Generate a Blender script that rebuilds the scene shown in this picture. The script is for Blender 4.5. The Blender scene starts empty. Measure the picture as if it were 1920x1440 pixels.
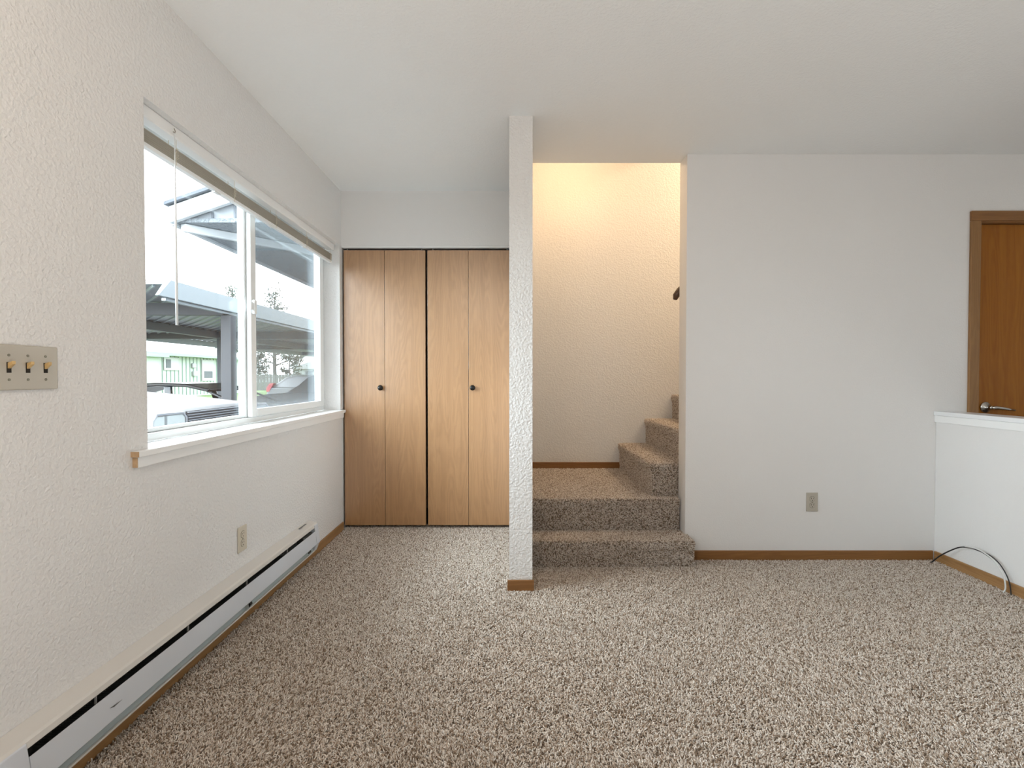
import bpy, bmesh, math, random
from mathutils import Vector, Matrix
random.seed(7)
R = math.radians
scene = bpy.context.scene
COL = scene.collection

# ---------------------------------------------------------------- camera
cam_d = bpy.data.cameras.new('camera')
cam = bpy.data.objects.new('camera', cam_d); COL.objects.link(cam)
cam.location = (0, 0, 1.11)
cam.rotation_euler = (R(90 - 0.955), 0, 0)
cam_d.sensor_width = 36; cam_d.lens = 36 * 900 / 1920
cam_d.clip_start = 0.02; cam_d.clip_end = 400
scene.camera = cam

# ---------------------------------------------------------------- light
SKY = 5.6
world = bpy.data.worlds.new('overcast_sky'); scene.world = world
world.use_nodes = True
wn = world.node_tree.nodes; wl = world.node_tree.links
wn.clear()
wo = wn.new('ShaderNodeOutputWorld'); wb = wn.new('ShaderNodeBackground')
wb.inputs[0].default_value = (0.93, 0.97, 1.0, 1); wb.inputs[1].default_value = SKY
wl.new(wb.outputs[0], wo.inputs[0])

def area(name, loc, rot, sx, sy, power, color, portal=False):
    l = bpy.data.lights.new(name, 'AREA'); l.shape = 'RECTANGLE'; l.size = sx; l.size_y = sy
    l.energy = power; l.color = color
    o = bpy.data.objects.new(name, l); COL.objects.link(o); o.location = loc; o.rotation_euler = rot
    if portal: l.cycles.is_portal = True
    return o
# the bright veiled side of the overcast sky: a very soft low sun behind cloud, from the window side
sd_ = bpy.data.lights.new('veiled_sun', 'SUN'); sd_.energy = 17.5; sd_.angle = R(75); sd_.color = (0.84, 0.94, 1.0)
so_ = bpy.data.objects.new('veiled_sun', sd_); COL.objects.link(so_)
so_.rotation_euler = Vector((math.cos(R(22))*math.cos(R(14)), math.cos(R(22))*math.sin(R(14)), -math.sin(R(22)))).to_track_quat('-Z', 'Y').to_euler()
# added upward fill panel behind the viewer, brightens the ceiling; no real source
area('ceiling_fill', (1.3, -0.45, 0.03), (R(180), 0, 0), 4.2, 2.3, 42, (0.97, 0.96, 0.94))
# added cool fill light at the made-up left window behind the viewer
area('side_fill', (-1.225, -1.7, 1.45), (0, R(-90), 0), 1.15, 1.8, 6, (0.82, 0.93, 1.0))

vs = scene.view_settings
scene.display_settings.display_device = 'sRGB'
vs.view_transform = 'Standard'; vs.look = 'None'; vs.gamma = 1.0; vs.exposure = 0.19
vs.use_curve_mapping = False
scene.cycles.use_denoising = True
scene.cycles.max_bounces = 8; scene.cycles.diffuse_bounces = 5; scene.cycles.glossy_bounces = 3
scene.cycles.transparent_max_bounces = 12; scene.cycles.transmission_bounces = 4
scene.cycles.caustics_reflective = False; scene.cycles.caustics_refractive = False
scene.cycles.sample_clamp_indirect = 4.0

# ---------------------------------------------------------------- materials
def mat(name, color, rough=0.6, metal=0.0, spec=0.5):
    m = bpy.data.materials.new(name); m.use_nodes = True
    b = m.node_tree.nodes['Principled BSDF']
    b.inputs['Base Color'].default_value = (*color, 1)
    b.inputs['Roughness'].default_value = rough
    b.inputs['Metallic'].default_value = metal
    b.inputs['Specular IOR Level'].default_value = spec
    return m
def N(m, t, **kw):
    n = m.node_tree.nodes.new(t)
    for k, v in kw.items(): setattr(n, k, v)
    return n
def L(m, a, b): m.node_tree.links.new(a, b)
def speckle(m, scale, amount, c2=None):
    """small colour wobble so nothing is perfectly flat"""
    b = m.node_tree.nodes['Principled BSDF']
    tc = N(m, 'ShaderNodeTexCoord'); n = N(m, 'ShaderNodeTexNoise'); n.inputs['Scale'].default_value = scale
    n.inputs['Detail'].default_value = 4
    mx = N(m, 'ShaderNodeMix', data_type='RGBA')
    c = b.inputs['Base Color'].default_value[:]
    mx.inputs[6].default_value = c
    mx.inputs[7].default_value = (*c2, 1) if c2 else (c[0]*(1-amount), c[1]*(1-amount), c[2]*(1-amount), 1)
    L(m, tc.outputs['Object'], n.inputs['Vector']); L(m, n.outputs['Fac'], mx.inputs[0]); L(m, mx.outputs[2], b.inputs['Base Color'])
    return m
def wall_mat(name, color, bump, scale, dist=0.004):
    m = mat(name, color, 0.62, spec=0.3)
    b = m.node_tree.nodes['Principled BSDF']
    tc = N(m, 'ShaderNodeTexCoord')
    n = N(m, 'ShaderNodeTexNoise'); n.inputs['Scale'].default_value = scale; n.inputs['Detail'].default_value = 2.5
    n.inputs['Roughness'].default_value = 0.45; n.inputs['Distortion'].default_value = 0.25
    r = N(m, 'ShaderNodeValToRGB'); r.color_ramp.elements[0].position = 0.38; r.color_ramp.elements[1].position = 0.66
    n2 = N(m, 'ShaderNodeTexNoise'); n2.inputs['Scale'].default_value = scale * 3.2; n2.inputs['Detail'].default_value = 2
    ad = N(m, 'ShaderNodeMath', operation='MULTIPLY_ADD'); ad.inputs[1].default_value = 0.35
    bp = N(m, 'ShaderNodeBump'); bp.inputs['Strength'].default_value = bump; bp.inputs['Distance'].default_value = dist
    L(m, tc.outputs['Object'], n.inputs['Vector']); L(m, tc.outputs['Object'], n2.inputs['Vector'])
    L(m, n.outputs['Fac'], r.inputs[0]); L(m, n2.outputs['Fac'], ad.inputs[0]); L(m, r.outputs[0], ad.inputs[2])
    L(m, ad.outputs[0], bp.inputs['Height']); L(m, bp.outputs[0], b.inputs['Normal'])
    n3 = N(m, 'ShaderNodeTexNoise'); n3.inputs['Scale'].default_value = 1.3; n3.inputs['Detail'].default_value = 3
    mx = N(m, 'ShaderNodeMix', data_type='RGBA'); mx.inputs[6].default_value = (*color, 1)
    mx.inputs[7].default_value = (color[0]*0.95, color[1]*0.945, color[2]*0.935, 1)
    L(m, tc.outputs['Object'], n3.inputs['Vector']); L(m, n3.outputs['Fac'], mx.inputs[0]); L(m, mx.outputs[2], b.inputs['Base Color'])
    return m
def wood_mat(name, light, dark, axis='Z', rough=0.35, rings=13.0, contrast=1.0, spec=0.5):
    """oak: contour lines of a stretched noise give cathedral figures, plus fine fibres. axis = grain direction"""
    m = mat(name, light, rough, spec=spec)
    b = m.node_tree.nodes['Principled BSDF']
    tc = N(m, 'ShaderNodeTexCoord'); oi = N(m, 'ShaderNodeObjectInfo')
    off = N(m, 'ShaderNodeVectorMath', operation='SCALE'); off.inputs[0].default_value = (31, 17, 23)
    L(m, oi.outputs['Random'], off.inputs['Scale'])
    add = N(m, 'ShaderNodeVectorMath', operation='ADD'); L(m, tc.outputs['Object'], add.inputs[0]); L(m, off.outputs[0], add.inputs[1])
    def mapped(across, along):
        mp = N(m, 'ShaderNodeMapping')
        s = [across]*3; s['XYZ'.index(axis)] = along
        mp.inputs['Scale'].default_value = s; L(m, add.outputs[0], mp.inputs['Vector']); return mp
    m1 = mapped(8.5, 0.85); n1 = N(m, 'ShaderNodeTexNoise'); n1.inputs['Scale'].default_value = 1.0
    n1.inputs['Detail'].default_value = 1.5; n1.inputs['Roughness'].default_value = 0.4; L(m, m1.outputs[0], n1.inputs['Vector'])
    m1b = mapped(38, 16); n1b = N(m, 'ShaderNodeTexNoise'); n1b.inputs['Scale'].default_value = 1.0; n1b.inputs['Detail'].default_value = 2
    L(m, m1b.outputs[0], n1b.inputs['Vector'])
    w = N(m, 'ShaderNodeMath', operation='MULTIPLY_ADD'); w.inputs[1].default_value = 0.04; L(m, n1b.outputs['Fac'], w.inputs[0]); L(m, n1.outputs['Fac'], w.inputs[2])
    mu = N(m, 'ShaderNodeMath', operation='MULTIPLY'); mu.inputs[1].default_value = rings * 2 * math.pi; L(m, w.outputs[0], mu.inputs[0])
    sn = N(m, 'ShaderNodeMath', operation='SINE'); L(m, mu.outputs[0], sn.inputs[0])
    m2 = mapped(150, 3.5); n2 = N(m, 'ShaderNodeTexNoise'); n2.inputs['Scale'].default_value = 1.0; n2.inputs['Detail'].default_value = 3
    L(m, m2.outputs[0], n2.inputs['Vector'])
    m3 = mapped(30, 0.30); n3 = N(m, 'ShaderNodeTexNoise'); n3.inputs['Scale'].default_value = 1.0; n3.inputs['Detail'].default_value = 2
    L(m, m3.outputs[0], n3.inputs['Vector'])
    a1 = N(m, 'ShaderNodeMath', operation='MULTIPLY_ADD'); a1.inputs[1].default_value = 0.14 * contrast; a1.inputs[2].default_value = 0.5 - 0.5*contrast*1.4
    L(m, sn.outputs[0], a1.inputs[0])
    a2 = N(m, 'ShaderNodeMath', operation='MULTIPLY_ADD'); a2.inputs[1].default_value = 0.55 * contrast; L(m, n2.outputs['Fac'], a2.inputs[0]); L(m, a1.outputs[0], a2.inputs[2])
    a3 = N(m, 'ShaderNodeMath', operation='MULTIPLY_ADD'); a3.inputs[1].default_value = 0.75 * contrast; L(m, n3.outputs['Fac'], a3.inputs[0]); L(m, a2.outputs[0], a3.inputs[2])
    mx = N(m, 'ShaderNodeMix', data_type='RGBA'); mx.inputs[6].default_value = (*light, 1); mx.inputs[7].default_value = (*dark, 1)
    L(m, a3.outputs[0], mx.inputs[0]); L(m, mx.outputs[2], b.inputs['Base Color'])
    return m

M = {}
WALLC = (0.80, 0.79, 0.78)
M['wall'] = wall_mat('painted_wall_texture', WALLC, 0.45, 90, 0.0035)
M['wall_smooth'] = wall_mat('painted_wall_fine_texture', WALLC, 0.22, 120, 0.002)
M['wall_rough'] = wall_mat('painted_wall_knockdown', WALLC, 0.6, 85, 0.004)
M['ceiling'] = wall_mat('painted_ceiling', (0.88, 0.89, 0.885), 0.25, 90, 0.003)
M['white'] = speckle(mat('white_paint', (0.88, 0.88, 0.87), 0.4), 6, 0.04)
M['cap'] = speckle(mat('white_gloss_paint', (0.82, 0.83, 0.84), 0.22), 6, 0.03)
M['vinyl'] = speckle(mat('white_vinyl', (0.86, 0.88, 0.88), 0.35), 5, 0.03)
M['bare'] = wood_mat('bare_sill_wood', (0.62, 0.42, 0.25), (0.40, 0.25, 0.13), 'Y', 0.7)
M['oak_light'] = wood_mat('light_oak_laminate', (0.48, 0.265, 0.12), (0.31, 0.155, 0.058), 'Z', 0.34, rings=22, spec=1.0)
M['oak_light'].node_tree.nodes['Principled BSDF'].inputs['Coat Weight'].default_value = 1.0
M['oak_light'].node_tree.nodes['Principled BSDF'].inputs['Coat Roughness'].default_value = 0.30
M['oak_dark'] = wood_mat('honey_oak_veneer', (0.35, 0.135, 0.016), (0.23, 0.07, 0.005), 'Z', 0.4, rings=16, spec=0.25)
M['trim_z'] = wood_mat('oak_casing', (0.31, 0.16, 0.055), (0.20, 0.095, 0.03), 'Z', 0.4, rings=20)
M['trim_x'] = wood_mat('oak_trim_cross', (0.30, 0.14, 0.045), (0.18, 0.075, 0.02), 'X', 0.4, rings=20)
M['trim_y'] = wood_mat('oak_trim_length', (0.42, 0.235, 0.10), (0.26, 0.13, 0.045), 'Y', 0.4, rings=20)
M['black'] = speckle(mat('dark_bronze_metal', (0.02, 0.018, 0.016), 0.35, 0.6), 40, 0.3)
M['blackrub'] = speckle(mat('black_rubber', (0.02, 0.02, 0.022), 0.6), 40, 0.3)
M['dark'] = speckle(mat('dark_grey_metal', (0.13, 0.13, 0.12), 0.5, 0.1), 20, 0.3)  # even dark grey for heater insides and the scratch
M['fin'] = speckle(mat('aluminium_fins', (0.30, 0.31, 0.31), 0.4, 0.8), 30, 0.3)
M['heat_cream'] = speckle(mat('cream_enamel', (0.70, 0.675, 0.64), 0.35), 4, 0.05)
M['heat_white'] = speckle(mat('white_enamel', (0.66, 0.69, 0.74), 0.33), 4, 0.05)
M['heat_grey'] = speckle(mat('grey_pan_enamel', (0.37, 0.42, 0.42), 0.4), 4, 0.05)
M['ivory'] = speckle(mat('ivory_plastic', (0.66, 0.60, 0.49), 0.35), 8, 0.05)
M['almond'] = speckle(mat('almond_plate', (0.50, 0.46, 0.39), 0.35, 0.1), 8, 0.06)
M['toggle'] = speckle(mat('yellowed_toggle', (0.66, 0.44, 0.19), 0.35), 30, 0.1)
M['screw'] = speckle(mat('painted_screw', (0.28, 0.26, 0.20), 0.4, 0.4), 60, 0.3)
M['slot'] = mat('slot_dark', (0.02, 0.015, 0.01), 0.8)
M['slat'] = speckle(mat('beige_blind_slat', (0.66, 0.61, 0.53), 0.4), 20, 0.08)
M['slatedge'] = speckle(mat('tan_blind_slat_edge', (0.30, 0.27, 0.225), 0.4), 20, 0.08)
M['cord'] = speckle(mat('cream_cord', (0.72, 0.66, 0.54), 0.8), 50, 0.1)
M['chrome'] = speckle(mat('satin_nickel', (0.55, 0.52, 0.48), 0.22, 1.0), 30, 0.1)
M['cable_white'] = speckle(mat('white_cable', (0.72, 0.72, 0.70), 0.5), 40, 0.08)
M['handrail'] = wood_mat('dark_handrail', (0.09, 0.04, 0.02), (0.04, 0.02, 0.01), 'X', 0.3)
M['brass'] = speckle(mat('brass', (0.6, 0.45, 0.2), 0.3, 1.0), 20, 0.1)

def glass_mat(name, tint=(0.93, 0.96, 0.97), refl=1.0):
    m = bpy.data.materials.new(name); m.use_nodes = True
    nt = m.node_tree; nt.nodes.clear()
    o = N(m, 'ShaderNodeOutputMaterial'); mx = N(m, 'ShaderNodeMixShader'); t = N(m, 'ShaderNodeBsdfTransparent')
    g = N(m, 'ShaderNodeBsdfGlossy'); lw = N(m, 'ShaderNodeLayerWeight'); pw = N(m, 'ShaderNodeMath', operation='POWER'); pw.inputs[1].default_value = 5.0; L(m, lw.outputs['Facing'], pw.inputs[0]); f = N(m, 'ShaderNodeMath', operation='MULTIPLY_ADD'); f.inputs[1].default_value = 0.96; f.inputs[2].default_value = 0.03; L(m, pw.outputs[0], f.inputs[0])
    t.inputs[0].default_value = (*tint, 1); g.inputs['Roughness'].default_value = 0.02
    mu = N(m, 'ShaderNodeMath', operation='MULTIPLY'); mu.inputs[1].default_value = refl
    L(m, f.outputs[0], mu.inputs[0]); L(m, mu.outputs[0], mx.inputs[0]); L(m, t.outputs[0], mx.inputs[1]); L(m, g.outputs[0], mx.inputs[2]); L(m, mx.outputs[0], o.inputs[0])
    return m
M['glass'] = glass_mat('window_glass')
M['carglass'] = glass_mat('tinted_car_glass', (0.55, 0.66, 0.62))
# insect screen: fine woven mesh, thread coverage about a quarter
def screen_mat():
    m = bpy.data.materials.new('insect_screen_weave'); m.use_nodes = True
    nt = m.node_tree; nt.nodes.clear()
    o = N(m, 'ShaderNodeOutputMaterial'); mx = N(m, 'ShaderNodeMixShader'); t = N(m, 'ShaderNodeBsdfTransparent')
    d = N(m, 'ShaderNodeBsdfDiffuse'); d.inputs[0].default_value = (0.42, 0.44, 0.46, 1)
    tc = N(m, 'ShaderNodeTexCoord'); mp = N(m, 'ShaderNodeMapping'); mp.inputs['Scale'].default_value = (1, 260, 90)
    n = N(m, 'ShaderNodeTexNoise'); n.inputs['Scale'].default_value = 1; n.inputs['Detail'].default_value = 1
    mr = N(m, 'ShaderNodeMapRange'); mr.inputs[1].default_value = 0.25; mr.inputs[2].default_value = 0.75; mr.inputs[3].default_value = 0.16; mr.inputs[4].default_value = 0.34
    L(m, tc.outputs['Object'], mp.inputs[0]); L(m, mp.outputs[0], n.inputs[0]); L(m, n.outputs['Fac'], mr.inputs[0]); L(m, mr.outputs[0], mx.inputs[0])
    L(m, t.outputs[0], mx.inputs[1]); L(m, d.outputs[0], mx.inputs[2]); L(m, mx.outputs[0], o.inputs[0])
    return m
M['screen'] = screen_mat()
def lamp_mat(name, color, strength):
    m = bpy.data.materials.new(name); m.use_nodes = True
    b = m.node_tree.nodes['Principled BSDF']; b.inputs['Base Color'].default_value = (0.9, 0.88, 0.82, 1)
    b.inputs['Emission Color'].default_value = (*color, 1); b.inputs['Emission Strength'].default_value = strength
    return m
# exterior
M['asphalt'] = speckle(mat('wet_asphalt', (0.13, 0.132, 0.135), 0.7), 12, 0.3)
M['grass'] = speckle(mat('lawn_green', (0.100, 0.180, 0.050), 0.9), 3, 0.3, (0.15, 0.22, 0.08))
M['galv'] = speckle(mat('galvanised_steel', (0.36, 0.385, 0.41), 0.45, 0.3), 9, 0.15)
M['fascia'] = speckle(mat('pale_grey_fascia', (0.32, 0.35, 0.375), 0.4), 5, 0.06)
M['steelpost'] = speckle(mat('grey_steel_post', (0.085, 0.088, 0.10), 0.5), 9, 0.15)
M['green_siding'] = speckle(mat('pale_green_siding', (0.46, 0.52, 0.475), 0.7), 4, 0.06)
M['green_trim'] = speckle(mat('sea_green_trim', (0.27, 0.36, 0.32), 0.6), 4, 0.08)
M['roof_pale'] = speckle(mat('pale_metal_roof', (0.372, 0.378, 0.396), 0.5), 4, 0.08)
M['ext_white'] = speckle(mat('exterior_white', (0.459, 0.471, 0.484), 0.5), 4, 0.05)
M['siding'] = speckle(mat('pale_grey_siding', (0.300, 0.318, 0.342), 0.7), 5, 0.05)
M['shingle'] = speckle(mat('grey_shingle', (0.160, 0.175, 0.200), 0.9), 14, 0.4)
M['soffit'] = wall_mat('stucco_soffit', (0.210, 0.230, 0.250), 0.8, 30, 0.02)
M['fence'] = speckle(mat('weathered_board', (0.170, 0.175, 0.170), 0.9), 5, 0.3)
M['leaf'] = speckle(mat('dull_green_foliage', (0.085, 0.110, 0.090), 0.9), 3, 0.3)
M['bark'] = speckle(mat('grey_bark', (0.110, 0.105, 0.105), 0.9), 6, 0.3)
M['truckwhite'] = speckle(mat('white_car_paint', (0.409, 0.397, 0.397), 0.25), 3, 0.03)
M['carblack'] = speckle(mat('black_car_paint', (0.032, 0.032, 0.038), 0.2), 5, 0.2)
M['cargrey'] = speckle(mat('charcoal_car_paint', (0.060, 0.063, 0.072), 0.25), 5, 0.2)
M['carsilver'] = speckle(mat('silver_car_paint', (0.270, 0.276, 0.282), 0.25), 5, 0.08)
M['tyre'] = speckle(mat('tyre_rubber', (0.05, 0.05, 0.055), 0.8), 20, 0.2)
M['red'] = speckle(mat('red_lens', (0.62, 0.10, 0.11), 0.2), 20, 0.1)
M['lens'] = speckle(mat('headlamp_lens', (0.372, 0.396, 0.396), 0.15), 60, 0.12)
M['darkglass'] = speckle(mat('dark_car_window', (0.060, 0.066, 0.072), 0.08), 5, 0.1)
M['grille'] = speckle(mat('grille_dark', (0.04, 0.04, 0.05), 0.5), 20, 0.2)
M['chromebar'] = speckle(mat('grille_chrome', (0.330, 0.336, 0.360), 0.3, 0.7), 20, 0.1)

# ---------------------------------------------------------------- builders
def tag(o, label=None, cat=None, group=None, kind=None):
    if label: o['label'] = label
    if cat: o['category'] = cat
    if group: o['group'] = group
    if kind: o['kind'] = kind
    return o
def empty(name, loc, label=None, cat=None, group=None, kind=None):
    o = bpy.data.objects.new(name, None); COL.objects.link(o); o.location = loc; o.empty_display_size = 0.1
    return tag(o, label, cat, group, kind)
def root_of(o):
    while o.parent: o = o.parent
    return o
class MB:
    """collects shapes in world metres and links them as one mesh object"""
    def __init__(s): s.bm = bmesh.new()
    def box(s, lo, hi):
        x0, y0, z0 = lo; x1, y1, z1 = hi
        v = [s.bm.verts.new(p) for p in ((x0,y0,z0),(x1,y0,z0),(x1,y1,z0),(x0,y1,z0),(x0,y0,z1),(x1,y0,z1),(x1,y1,z1),(x0,y1,z1))]
        for f in ((0,3,2,1),(4,5,6,7),(0,1,5,4),(1,2,6,5),(2,3,7,6),(3,0,4,7)): s.bm.faces.new([v[i] for i in f])
        return s
    def poly(s, pts): s.bm.faces.new([s.bm.verts.new(p) for p in pts]); return s
    def prism(s, pts, vec):
        """polygon pts extruded along vec"""
        vec = Vector(vec); a = [s.bm.verts.new(p) for p in pts]; b = [s.bm.verts.new(Vector(p) + vec) for p in pts]
        s.bm.faces.new(a); s.bm.faces.new(b[::-1]); n = len(pts)
        for i in range(n): s.bm.faces.new((a[i], b[i], b[(i+1) % n], a[(i+1) % n])[::-1])
        return s
    def cyl(s, a, b, r0, r1=None, n=16):
        a = Vector(a); b = Vector(b); r1 = r0 if r1 is None else r1
        d = (b - a).normalized(); u = d.orthogonal().normalized(); w = d.cross(u)
        A = [s.bm.verts.new(a + (u*math.cos(2*math.pi*i/n) + w*math.sin(2*math.pi*i/n))*r0) for i in range(n)]
        B = [s.bm.verts.new(b + (u*math.cos(2*math.pi*i/n) + w*math.sin(2*math.pi*i/n))*r1) for i in range(n)]
        s.bm.faces.new(A[::-1]); s.bm.faces.new(B)
        for i in range(n): s.bm.faces.new((A[i], A[(i+1) % n], B[(i+1) % n], B[i]))
        return s
    def tube(s, pts, r, n=8):
        """one continuous tube through pts; r a number or a list"""
        P = [Vector(p) for p in pts]; rs = r if isinstance(r, (list, tuple)) else [r]*len(P)
        t0 = (P[1]-P[0]).normalized(); u = t0.orthogonal().normalized(); rings = []
        for i, p in enumerate(P):
            t = (P[min(i+1, len(P)-1)] - P[max(i-1, 0)]).normalized()
            u = (u - t*u.dot(t)).normalized(); w = t.cross(u)
            rings.append([s.bm.verts.new(p + (u*math.cos(2*math.pi*k/n) + w*math.sin(2*math.pi*k/n))*rs[i]) for k in range(n)])
        for a, b in zip(rings, rings[1:]):
            for k in range(n): s.bm.faces.new((a[k], a[(k+1) % n], b[(k+1) % n], b[k]))
        s.bm.faces.new(rings[0][::-1]); s.bm.faces.new(rings[-1]); return s
    def lathe(s, c, axis, prof, n=24):
        """prof: list of (distance along axis, radius)"""
        c = Vector(c); d = Vector(axis).normalized(); u = d.orthogonal().normalized(); w = d.cross(u); rings = []
        for h, r in prof:
            rings.append([s.bm.verts.new(c + d*h + (u*math.cos(2*math.pi*k/n) + w*math.sin(2*math.pi*k/n))*max(r, 1e-4)) for k in range(n)])
        for a, b in zip(rings, rings[1:]):
            for k in range(n): s.bm.faces.new((a[k], a[(k+1) % n], b[(k+1) % n], b[k]))
        s.bm.faces.new(rings[0][::-1]); s.bm.faces.new(rings[-1]); return s
    def build(s, name, m, parent=None, bevel=0, smooth=False, seg=2):
        me = bpy.data.meshes.new(name)
        bmesh.ops.recalc_face_normals(s.bm, faces=s.bm.faces)
        o = bpy.data.objects.new(name, me); COL.objects.link(o)
        if parent is not None:
            o.parent = parent
            bmesh.ops.translate(s.bm, verts=s.bm.verts, vec=-root_of(parent).location)
        s.bm.to_mesh(me); s.bm.free()
        if isinstance(m, (list, tuple)):
            for q in m: me.materials.append(q)
        else: me.materials.append(m)
        if smooth:
            for p in me.polygons: p.use_smooth = True
        if bevel:
            b = o.modifiers.new('bevel', 'BEVEL'); b.width = bevel; b.segments = seg; b.limit_method = 'ANGLE'; b.angle_limit = R(35)
        return o
def box(name, lo, hi, m, parent=None, bevel=0.0, **tags):
    o = MB().box(lo, hi).build(name, m, parent, bevel)
    return tag(o, **tags) if tags else o
def struct(o): o['kind'] = 'structure'; return o
def slab(name, us, vs_, holes, fix, m):
    """a wall of one piece with openings. us, vs_: sorted breaks; holes: (iu, iv) cells left out; fix(u, v, side) -> point"""
    bm = bmesh.new(); V = {}
    def vert(i, j, s):
        k = (i, j, s)
        if k not in V: V[k] = bm.verts.new(fix(us[i], vs_[j], s))
        return V[k]
    nu, nv = len(us)-1, len(vs_)-1
    solid = lambda i, j: 0 <= i < nu and 0 <= j < nv and (i, j) not in holes
    for i in range(nu):
        for j in range(nv):
            if not solid(i, j): continue
            for s in (0, 1): bm.faces.new([vert(i,j,s), vert(i+1,j,s), vert(i+1,j+1,s), vert(i,j+1,s)])
            for (di, dj, a, b) in ((-1,0,(i,j),(i,j+1)), (1,0,(i+1,j),(i+1,j+1)), (0,-1,(i,j),(i+1,j)), (0,1,(i,j+1),(i+1,j+1))):
                if not solid(i+di, j+dj): bm.faces.new([vert(*a,0), vert(*b,0), vert(*b,1), vert(*a,1)])
    bmesh.ops.recalc_face_normals(bm, faces=bm.faces)
    me = bpy.data.meshes.new(name); bm.to_mesh(me); bm.free(); me.materials.append(m)
    o = bpy.data.objects.new(name, me); COL.objects.link(o)
    return struct(o)
def dup_tree(o, parent=None):
    c = o.copy(); COL.objects.link(c)
    if parent is not None: c.parent = parent
    for ch in list(o.children): dup_tree(ch, c)
    return c

# ---------------------------------------------------------------- room shell
XL, XR, YB, YR = -1.232, 4.25, 2.90, -3.60      # left wall, right wall, far wall, rear wall
H = 2.44
YC, YS = 3.475, 3.95                             # closet front, stairwell back wall
PX0, PX1, PY = -0.014, 0.106, 2.479              # partition wall end
JX, JY = 1.051, 3.021                            # stairwell right jamb

struct(box('floor', (-1.40, -3.75, -0.16), (4.4, 4.2, -0.012), speckle(mat('carpet_backing', (0.13, 0.10, 0.075), 0.95), 200, 0.5)))
# ceiling: one piece, left open over the stairwell
slab('ceiling', [-1.42, PX1, 3.62, 4.4], [-3.75, JY, 4.2], {(1, 1)}, lambda u, v, s: (u, v, H if s == 0 else 2.70), M['ceiling'])
slab('wall_left', [-3.75, -2.6, -0.8, 1.620, 3.443, 4.2], [-0.45, 0.845, 2.045, 2.75], {(1, 1), (3, 1)}, lambda u, v, s: (XL if s == 0 else -1.397, u, v), M['wall'])
slab('wall_back', [JX, 2.800, 3.620, 4.4], [-0.012, 2.045, H], {(1, 0)}, lambda u, v, s: (u, YB if s == 0 else JY, v), M['wall_smooth'])
slab('wall_stairwell', [PX1, 3.74], [-0.012, 5.2], set(), lambda u, v, s: (u, YS if s == 0 else 4.07, v), M['wall'])
slab('wall_stairwell_front', [PX0, 3.74], [2.70, 5.2], set(), lambda u, v, s: (u, 2.90 if s == 0 else JY, v), M['wall_smooth'])
slab('wall_stairwell_end', [3.0215, 3.949], [-0.012, 5.2], set(), lambda u, v, s: (3.62 if s == 0 else 3.74, u, v), M['wall_smooth'])
slab('wall_partition', [PY, 4.07], [-0.012, H], set(), lambda u, v, s: (PX0 if s == 0 else PX1, u, v), M['wall_rough'])
slab('wall_partition_upper', [3.0215, 4.07], [2.7005, 5.2], set(), lambda u, v, s: (PX0 if s == 0 else PX1, u, v), M['wall_smooth'])
# lid over landing, rising with the flight
MB().prism([(PX1, 0, 3.0), (1.35, 0, 3.0), (3.62, 0, 4.75), (3.62, 0, 4.9), (1.30, 0, 3.12), (PX1, 0, 3.12)], (0, 0.927, 0)).build('ceiling', M['ceiling'])
_c = bpy.data.objects['ceiling.001']; _c.location = (0, 3.022, 0); struct(_c)
slab('wall_closet', [XL, PX0], [2.050, H], set(), lambda u, v, s: (u, YC if s == 0 else 3.59, v), M['wall_smooth'])
slab('wall_closet_back', [XL, PX0], [-0.012, H], set(), lambda u, v, s: (u, 4.07 if s == 0 else 4.19, v), M['wall_smooth'])
slab('wall_rear', [-1.232, 4.25], [-0.012, H], set(), lambda u, v, s: (u, YR if s == 0 else -3.74, v), M['wall_smooth'])
slab('wall_right', [-3.6, 2.90], [-0.012, H], set(), lambda u, v, s: (XR if s == 0 else 4.39, u, v), M['wall_smooth'])

# half wall beside the stair going down
HWX = 2.565
hw = empty('wall_half', (HWX, 1.1, 0)); struct(hw)
box('wall_body', (HWX, 1.10, -0.012), (2.675, YB - 0.001, 0.872), M['wall_smooth'], hw)
MB().box((2.548, 1.08, 0.873), (2.692, YB - 0.001, 0.897)).build('cap', M['cap'], hw, 0.003)
MB().box((2.553, 1.09, 0.832), (2.5645, YB - 0.001, 0.8725)).build('apron', M['white'], hw, 0.002)

# baseboards (wood strips)
def base(name, lo, hi, axis):
    o = MB().box(lo, hi).build(name, M['trim_' + axis], None, 0.003); return struct(o)
BH = 0.052
base('baseboard_left', (XL + 0.0005, 0.2, -0.012), (XL + 0.011, YC - 0.003, BH), 'y')
base('baseboard_back', (1.075, YB - 0.011, -0.012), (HWX - 0.013, YB - 0.0005, BH), 'x')
base('baseboard_half', (HWX - 0.012, 1.10, -0.012), (HWX - 0.0005, YB - 0.012, BH), 'y')
base('baseboard_stairwell', (PX1 + 0.001, YS - 0.012, 0.345), (0.90, YS - 0.0005, 0.400), 'x')
pb = base('baseboard_partition', (PX0 - 0.010, PY - 0.011, -0.012), (PX1 + 0.008, PY - 0.0005, BH), 'x')
base('baseboard_rear', (XL, YR + 0.0005, -0.012), (XR - 0.013, YR + 0.012, BH), 'x')
base('baseboard_right', (XR - 0.012, YR + 0.02, -0.012), (XR - 0.0005, 2.8, BH), 'y')

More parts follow.
